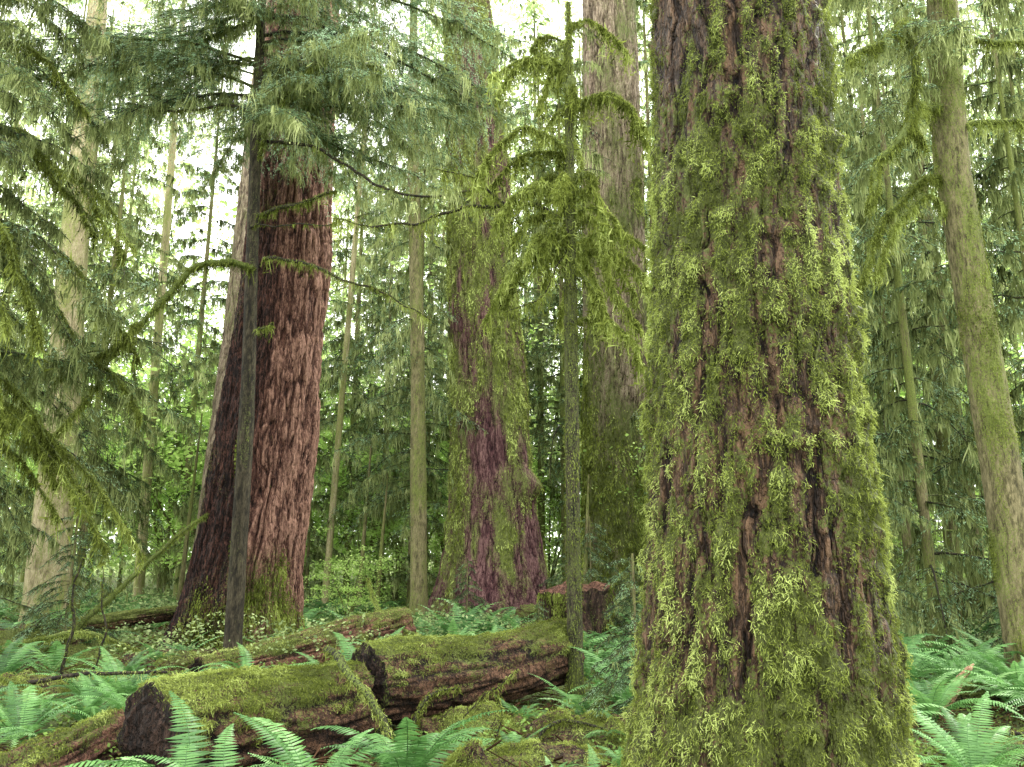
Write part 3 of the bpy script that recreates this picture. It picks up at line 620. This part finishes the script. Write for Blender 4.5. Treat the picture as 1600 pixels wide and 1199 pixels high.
st = thing('tree_stump', (1.28,16.5,0), 'dark broken stump with flat reddish top', 'stump')
gS = trunk_geo([(-.3,0,0,.92),(0,0,0,.85),(.5,0,0,.74),(1.08,0,0,.70)], 120, 90, .16, 5, .9, 71, .3, .5, .14, lambda th,z,X,Y: .38+.4*fbm(X*3,Y*3,z*2,3), .03)
zt = .24*fbm(gS[0][-1,:,0]*3.2, gS[0][-1,:,1]*3.2, 4.4, 3)
gS[0][...,2] += (np.clip(gS[0][...,2]/1.08,0,1)**3)*zt[None]
trunk_thing(st, gS, M_stump, 'trunk')
P = gS[0][-1]; cen = P.mean(0); ks = np.linspace(1,.02,14)[:,None,None]; V = cen+(P-cen)*ks
V[...,2] += .14*fbm(V[...,0]*5,V[...,1]*5,2.,3)*(1-ks[...,0]**4)+.16*(1-ks[...,0])
a = Acc(); a.add(V.reshape(-1,3), grid_faces(14,120), a=.7, b=.35); obj('broken_top', a.mesh('broken_top', M_redwood, True), st)
scatter_moss(gS, 12000, R(3), (.03,.09), (.008,.015), 1, M_moss, st, .4, .4, .4)

sh = thing('broken_branch_stub', (4.72,9.1,.10), 'splintered orange brown piece of broken wood', 'branch')
a = Acc(); pp = smooth_path([(-.16,0,-.15),(-.05,0,.1),(.08,0,.28),(.26,.02,.44)],14); tube(a, pp, np.array([.06,.06,.058,.065,.052,.058,.05,.052,.045,.045,.035,.035,.02,.008]), 10, 1., .0)
tube(a, pp[4:11]+np.array([.05,-.03,.05]), np.array([.03,.035,.03,.03,.02,.015,.004]), 6, .9, .0)
obj('wood', a.mesh('wood', M_shard, True), sh)

def branch_thing(pts, r0, r1, ms, label, seed, mat=M_darktw):
    pts = np.array(pts,float); t = thing('fallen_branch', (pts[0,0],pts[0,1],0), label, 'branch')
    limb_group(t, [(pts, r0, r1, ms)], R(seed), mat, off=(pts[0,0],pts[0,1],0), mL=(.015,.06), mW=.005, dens=100, name='branch', tint=.48, ll=(.25,.5)); return t
branch_thing([(-1.72,7.75,.84),(-1.48,7.35,.74),(-1.20,7.05,.52),(-1.0,6.85,.24),(-.95,6.8,-.03)], .036,.022,.6,'crooked branch crossing the log',1)
branch_thing([(-.92,7.6,.0),(-.85,7.7,.30),(-.7,7.8,.45),(-.5,7.8,.48)], .022,.010,.6,'arched branch furred with moss',2)
branch_thing([(-.6,7.8,.0),(-.45,7.8,.2),(-.2,7.8,.45),(.05,7.8,.6)], .01,.004,.3,'thin mossy twig beside the log',20)
branch_thing([(-.2,7.4,.0),(-.1,7.4,.25),(-.15,7.4,.5)], .008,.003,.3,'thin mossy twig beside the log',21)
branch_thing([(-7.3,13,.2),(-6.6,13.6,1.0),(-6.1,14.5,1.9),(-5.6,15,2.5)], .05,.025,1.,'leaning branch thick with green moss',3)
branch_thing([(-7.8,12,.1),(-7.0,12.2,.5),(-6.3,12.4,.6),(-5.7,12.8,.3)], .04,.02,1.,'leaning branch thick with green moss',4)
branch_thing([(-6.3,11.8,.0),(-6.25,11.9,.8),(-6.35,12,1.3),(-6.2,12,1.7)], .025,.012,.3,'bare dark upright branch',5)
branch_thing([(-5.7,11.4,.0),(-5.6,11.5,.6),(-5.75,11.6,1.3)], .02,.01,.2,'bare dark upright branch',6)
branch_thing([(-5.8,9.0,.15),(-4.8,9.2,.42),(-3.9,9.6,.4)], .03,.015,.2,'bare dark fallen branch on ferns',7)
branch_thing([(-.9,14,.1),(-2.2,14.5,.7),(-2.6,15,1.3)], .03,.012,.8,'leaning branch thick with green moss',10)
branch_thing([(3.4,7.0,.05),(4.0,7.2,.2),(4.9,7.2,.1)], .03,.015,.5,'fallen branch furred with moss',11)
branch_thing([(-6.9,9.3,.1),(-5.9,9.0,.5),(-4.9,8.9,.3)], .035,.015,.9,'fallen branch furred with moss',12)
branch_thing([(.1,7.4,.05),(.5,7.6,.22),(1.0,7.5,.1)], .02,.01,.6,'fallen branch furred with moss',13)

def hump(x,y,rx,ry,h,seed,label,mb=.6,n=5000):
    t = thing('mossy_hummock', (x,y,float(gz(x,y))-.05), label, 'moss')
    q = np.linspace(0,1,60)[:,None]; th = np.linspace(0,2*np.pi,100,endpoint=False)[None]; c,s = np.cos(th),np.sin(th)
    k = 1+.3*fbm(c*1.3+seed,s*1.3,q*2,3)
    X = c*rx*(1-q)**.5*k; Y = s*ry*(1-q)**.5*k; Z = h*(q**.8)*(1+.4*fbm(X*6,Y*6,seed*1.,3))+0*th
    ml = vn(X*9,Y*9,Z*9)
    P = np.stack([X,Y,Z],-1); Nn = nrm(np.stack([X/rx**2,Y/ry**2,Z/h**2*.3+.2],-1)); mo = np.clip(mb+.4*fbm(X*5,Y*5,Z*5+seed,3),0,1)
    a = Acc(); a.add(P.reshape(-1,3), grid_faces(60,100), a=.6, b=mo.ravel()); obj('soil', a.mesh('soil', M_log, True), t)
    scatter_moss((P,Nn,mo,mo,ml), n, R(seed), (.012,.03), (.003,.008), 4, M_moss, t, .5, .6, .56, jit=.6, ll=(.25,.6), lwid=.2)
hump(-.3,6.3,.24,.22,.34,1,'rounded hummock of bright green moss',.6,7000)
hump(.3,7.0,.8,.5,.24,2,'low mound of reddish litter and moss',.56,9000)
hump(.6,7.9,.7,.5,.32,3,'low mound of reddish litter and moss',.56,9000)
hump(-.4,8.4,.7,.4,.30,4,'low mound of reddish litter and moss',.54,7000)
hump(4.8,7.4,.9,.4,.2,5,'low mound of reddish litter and moss',.5,6000)
hump(-7.8,13.5,1.6,.9,.6,6,'rounded hummock of bright green moss',.6,9000)
hump(-.6,21.7,1.8,.8,.45,7,'low mound of reddish litter and moss',.3,6000)
hump(-5.4,13.6,1.2,.7,.25,8,'low mound of reddish litter and moss',.4,4000)
hump(-6.0,10.2,1.0,.6,.35,9,'rounded hummock of bright green moss',.55,7000)
hump(7.2,9.6,.9,.6,.3,10,'rounded hummock of bright green moss',.55,5000)
hump(1.6,9.6,.9,.5,.3,11,'low mound of reddish litter and moss',.5,6000)

# ================================================================= FERNS
def fern_mesh(seed, nf, L, pairs, er=(.9,1.4)):
    rng = R(seed); a = Acc()
    for k in range(nf):
        az = 2*np.pi*(k+rng.uniform(-.4,.4))/nf; Lf = L*rng.uniform(.6,1.15); n = pairs
        e0 = rng.uniform(*er); e1 = rng.uniform(-.8,.3); s = np.linspace(0,1,n)
        el = e0+(e1-e0)*s**1.1; azs = az+rng.normal(0,.3)*s
        d = np.stack([np.cos(el)*np.cos(azs), np.cos(el)*np.sin(azs), np.sin(el)],-1)
        p = np.cumsum(d*(Lf/n),0); perp = nrm(np.stack([-np.sin(azs),np.cos(azs),0*s],-1)); up = nrm(np.cross(d,perp))
        tube(a, p[::3], .004*(1-.7*s[::3]), 4, .35)
        m = s > .14; p,d,perp,up,s2 = p[m],d[m],perp[m],up[m],s[m]
        ll = Lf*.13*np.clip((s2-.1)*7,.35,1)*np.clip((1.02-s2)*1.9,.06,1)**.8
        tw = rng.normal(0,.25)
        for sg in (1,-1):
            dd = nrm(perp*sg+d*.28+up*(-.1+rng.normal(0,.09,(len(p),1)))+np.array([0,0,-.12]))
            l = (ll*rng.uniform(.8,1.1,len(p)))[:,None]; w = d*(Lf/n)*.38
            b0, b1 = p-w*.8, p+w*.9; m0 = p+dd*l*.55-w*.75; m1 = p+dd*l*.55+w*.65+up*.004; tip = p+dd*l+d*l*.12+np.array([0,0,-.08])*l
            V = np.stack([b0,b1,m1,m0,tip],1); b = (np.arange(len(p))*5)[:,None]
            t = .52+rng.normal(0,.07,len(p))+.18*(s2-.3)+tw*.6
            a.add(V.reshape(-1,3), b+[0,1,2,3], b+[3,2,4], a=np.repeat(t,5))
    return a.mesh('fronds', M_fern)
FN = [fern_mesh(500+i, 12+2*i, .95, 38) for i in range(4)]
FF = [fern_mesh(520+i, 11+i, .9, 18) for i in range(4)]
flist = [(-2.05,5.5,1.1),(-1.3,5.8,1.1),(-.75,6.1,1.05),(-1.7,5.3,.9),(.55,6.0,.5),(-4.5,7.9,.95),(-5.4,8.4,.95),(-4.3,6.7,.9),(-5.0,7.0,.9),(-5.0,10,.85),(3.35,6.3,.95),(4.3,6.4,.85),(5.2,6.9,.95),(3.7,6.9,.8),(-3.9,8.8,.8),(-6.0,7.9,.95),
  (1.25,9.2,.8),(-1.0,16.6,1.5),(-.4,17.4,1.4),(-1.3,17.5,1.3),(5.2,11.8,1.2),(6.0,12.3,1.2),(7.3,12.0,1.2),(8.3,11.6,1.2),(4.7,10.9,1.1),(5.8,10.8,1.1),(7.5,10.2,1.1),(8.6,13,1.3),(-3.4,10.9,.8),(-5.3,11.6,.8),(.1,8.9,.4),(2.7,8.5,.8),
  (3.0,9.8,1.),(-6.3,9.2,.9),(-7.0,10.2,.9),(-3.9,15.2,.9),(1.5,10.5,.9),(6.3,7.8,.95),(5.9,9.9,1.),(5.3,10.1,.9),(6.7,11.2,1.1),(5.6,13.3,1.1),(.9,13.5,1.1),(2.0,13.0,1.1),(.0,7.5,.4),(.75,8.5,.6),(.9,6.8,.45),(-.35,7.2,.35),(1.0,7.6,.5),(.3,6.5,.4),(.3,12.2,.9),
  (5.6,8.4,.95),(3.6,8.3,.8),(4.0,9.0,.7),(5.4,9.1,.8),(.7,15.2,1.0),(1.7,15.0,.9)]
rg = R(33)
avoid = [(-5.2,16,1.5),(1.36,4.6,1.1),(-.46,24,2.1),(3.45,27.5,1.5),(1.28,16.5,1.1),(-4.15,12.5,.3),(.75,10,.25),(6.72,11,.4),(4.7,9.0,.45),(4.5,8.3,.5),(-2.8,11.3,.8)]
segs = [((-2.9,7),(.6,10.4)),((-3.4,7.5),(-3.5,3.6)),((-4.3,11.6),(-1.7,14.4))]
def okp(x,y):
    if y < 9 and abs(x) < 2.2: return False
    for ax,ay,ar in avoid:
        if math.hypot(x-ax,y-ay) < ar: return False
    for (a0,b0),(a1,b1) in segs:
        vx,vy = a1-a0,b1-b0; t = max(0,min(1,((x-a0)*vx+(y-b0)*vy)/(vx*vx+vy*vy)))
        if math.hypot(x-a0-t*vx,y-b0-t*vy) < .6: return False
    return True
tries = 0
while len(flist) < 298 and tries < 6000:
    tries += 1
    y = 8.2+20*rg.rand()**1.2; x = rg.uniform(-.72,.72)*y
    if okp(x,y): flist.append((x,y,rg.uniform(.6,1.15)*(1 if y < 14 else 1.25)))
for i,(x,y,s) in enumerate(flist):
    me = (FN if y < 12 else FF)[i%4]
    f = thing('sword_fern', (x,y,float(gz(x,y))), 'green sword fern with arching fronds', 'fern', 'sword ferns on the forest floor', rg.uniform(0,6.28), s)
    obj('fronds', me, f)

def cover():
    rng = R(88); a = Acc(); n = 170000
    y = 4.5+26*rng.rand(n)**1.5; x = rng.uniform(-.85,.85,n)*y; k = fbm(x*.6,y*.6,9.,3)
    z = gz(x,y)+.05*fbm(x*1.8,y*1.8,1.,3)*ss(np.hypot(x,y),2,6)+rng.uniform(0,.05,n)+.16*np.maximum(k+.2,0)*rng.rand(n)*2
    d = nrm(rng.normal(0,1,(n,3))*[1,1,.4]+[0,0,.15]); l = (rng.uniform(.015,.05,n)*(.6+y*.07))[:,None]; s = nrm(np.cross(d,[0,0,1]+rng.normal(0,.5,(n,3))))*l*.35
    p = np.stack([x,y,z],-1); V = np.stack([p,p+d*l*.45+s,p+d*l,p+d*l*.45-s],1)
    t = np.where(k+rng.normal(0,.2,n) > -.3, rng.uniform(.5,1.0,n), rng.uniform(.05,.4,n))
    a.add(V.reshape(-1,3),(np.arange(n)*4)[:,None]+[0,1,2,3],a=np.repeat(t,4))
    m = 3500; y = 4.5+16*rng.rand(m)**1.5; x = rng.uniform(-.8,.8,m)*y; z = gz(x,y)+.03
    for i in range(m):
        az = rng.uniform(0,6.28); L = rng.uniform(.08,.55); q = np.linspace(-.5,.5,4)
        tube(a, np.stack([x[i]+np.cos(az)*L*q, y[i]+np.sin(az)*L*q+.03*q*q, z[i]+rng.uniform(0,.1)+.3*L*rng.normal()*q],-1), rng.uniform(.003,.010), 4, rng.uniform(.0,.6))
    obj('forest_floor_litter', a.mesh('forest_floor_litter', M_litter), label='scattered leaves, moss bits and twigs on soil', category='ground cover', kind='stuff')
    a = Acc(); n = 90000; y = 12+30*rng.rand(n); x = rng.uniform(-.85,.85,n)*y; k = fbm(x*.45,y*.45,2.,3)
    sel = k > -.1
    for ax,ay,ar in avoid: sel &= np.hypot(x-ax,y-ay) > ar+.1
    x,y,k = x[sel],y[sel],k[sel]; n = len(x)
    z = gz(x,y)+rng.rand(n)**.7*(.35+.9*np.maximum(k,0))
    p = np.stack([x,y,z],-1); d = nrm(rng.normal(0,1,(n,3))*[1,1,.5]); l = (rng.uniform(.035,.08,n)*(.5+y*.045))[:,None]; s = nrm(np.cross(d,[0,0,1]+rng.normal(0,.5,(n,3))))*l*.36
    V = np.stack([p,p+d*l*.45+s,p+d*l,p+d*l*.45-s],1); t = .33+.3*k+rng.normal(0,.15,n)
    a.add(V.reshape(-1,3),(np.arange(n)*4)[:,None]+[0,1,2,3],a=np.repeat(t,4))
    obj('undergrowth', a.mesh('undergrowth', M_farneed), label='low leafy green undergrowth between the trees', category='undergrowth', kind='stuff')
cover()

# ================================================================= LIGHT, WORLD, CAMERA
E, A = math.radians(52), math.radians(50)
w = bpy.data.worlds.new('World'); bpy.context.scene.world = w; w.use_nodes = True; nt = w.node_tree; nt.nodes.clear()
sky = nt.nodes.new('ShaderNodeTexSky'); sky.sky_type = 'NISHITA'; sky.sun_disc = False; sky.sun_elevation = E; sky.sun_rotation = A
mix = nt.nodes.new('ShaderNodeMix'); mix.data_type = 'RGBA'; mix.inputs[0].default_value = .93; mix.inputs[7].default_value = (32.0,32.4,31.0,1)
bg = nt.nodes.new('ShaderNodeBackground'); bg.inputs[1].default_value = .15; out = nt.nodes.new('ShaderNodeOutputWorld')
nt.links.new(sky.outputs[0], mix.inputs[6]); nt.links.new(mix.outputs[2], bg.inputs[0]); nt.links.new(bg.outputs[0], out.inputs[0])
sl = bpy.data.lights.new('sun', 'SUN'); sl.energy = 5.0; sl.angle = math.radians(10); sl.color = (1,.96,.87)
so = bpy.data.objects.new('sun', sl); C.objects.link(so)
so.rotation_euler = Vector((math.sin(A)*math.cos(E), math.cos(A)*math.cos(E), math.sin(E))).to_track_quat('Z','Y').to_euler()
cam = bpy.data.cameras.new('camera'); co = bpy.data.objects.new('camera', cam); C.objects.link(co)
cam.sensor_width = 36; cam.lens = 28.26; cam.clip_end = 1000; co.location = (0,0,1.6); co.rotation_euler = (math.radians(90+12.6),0,0)
bpy.context.scene.camera = co
vs = bpy.context.scene.view_settings; vs.view_transform = 'Standard'; vs.look = 'None'; vs.exposure = 0
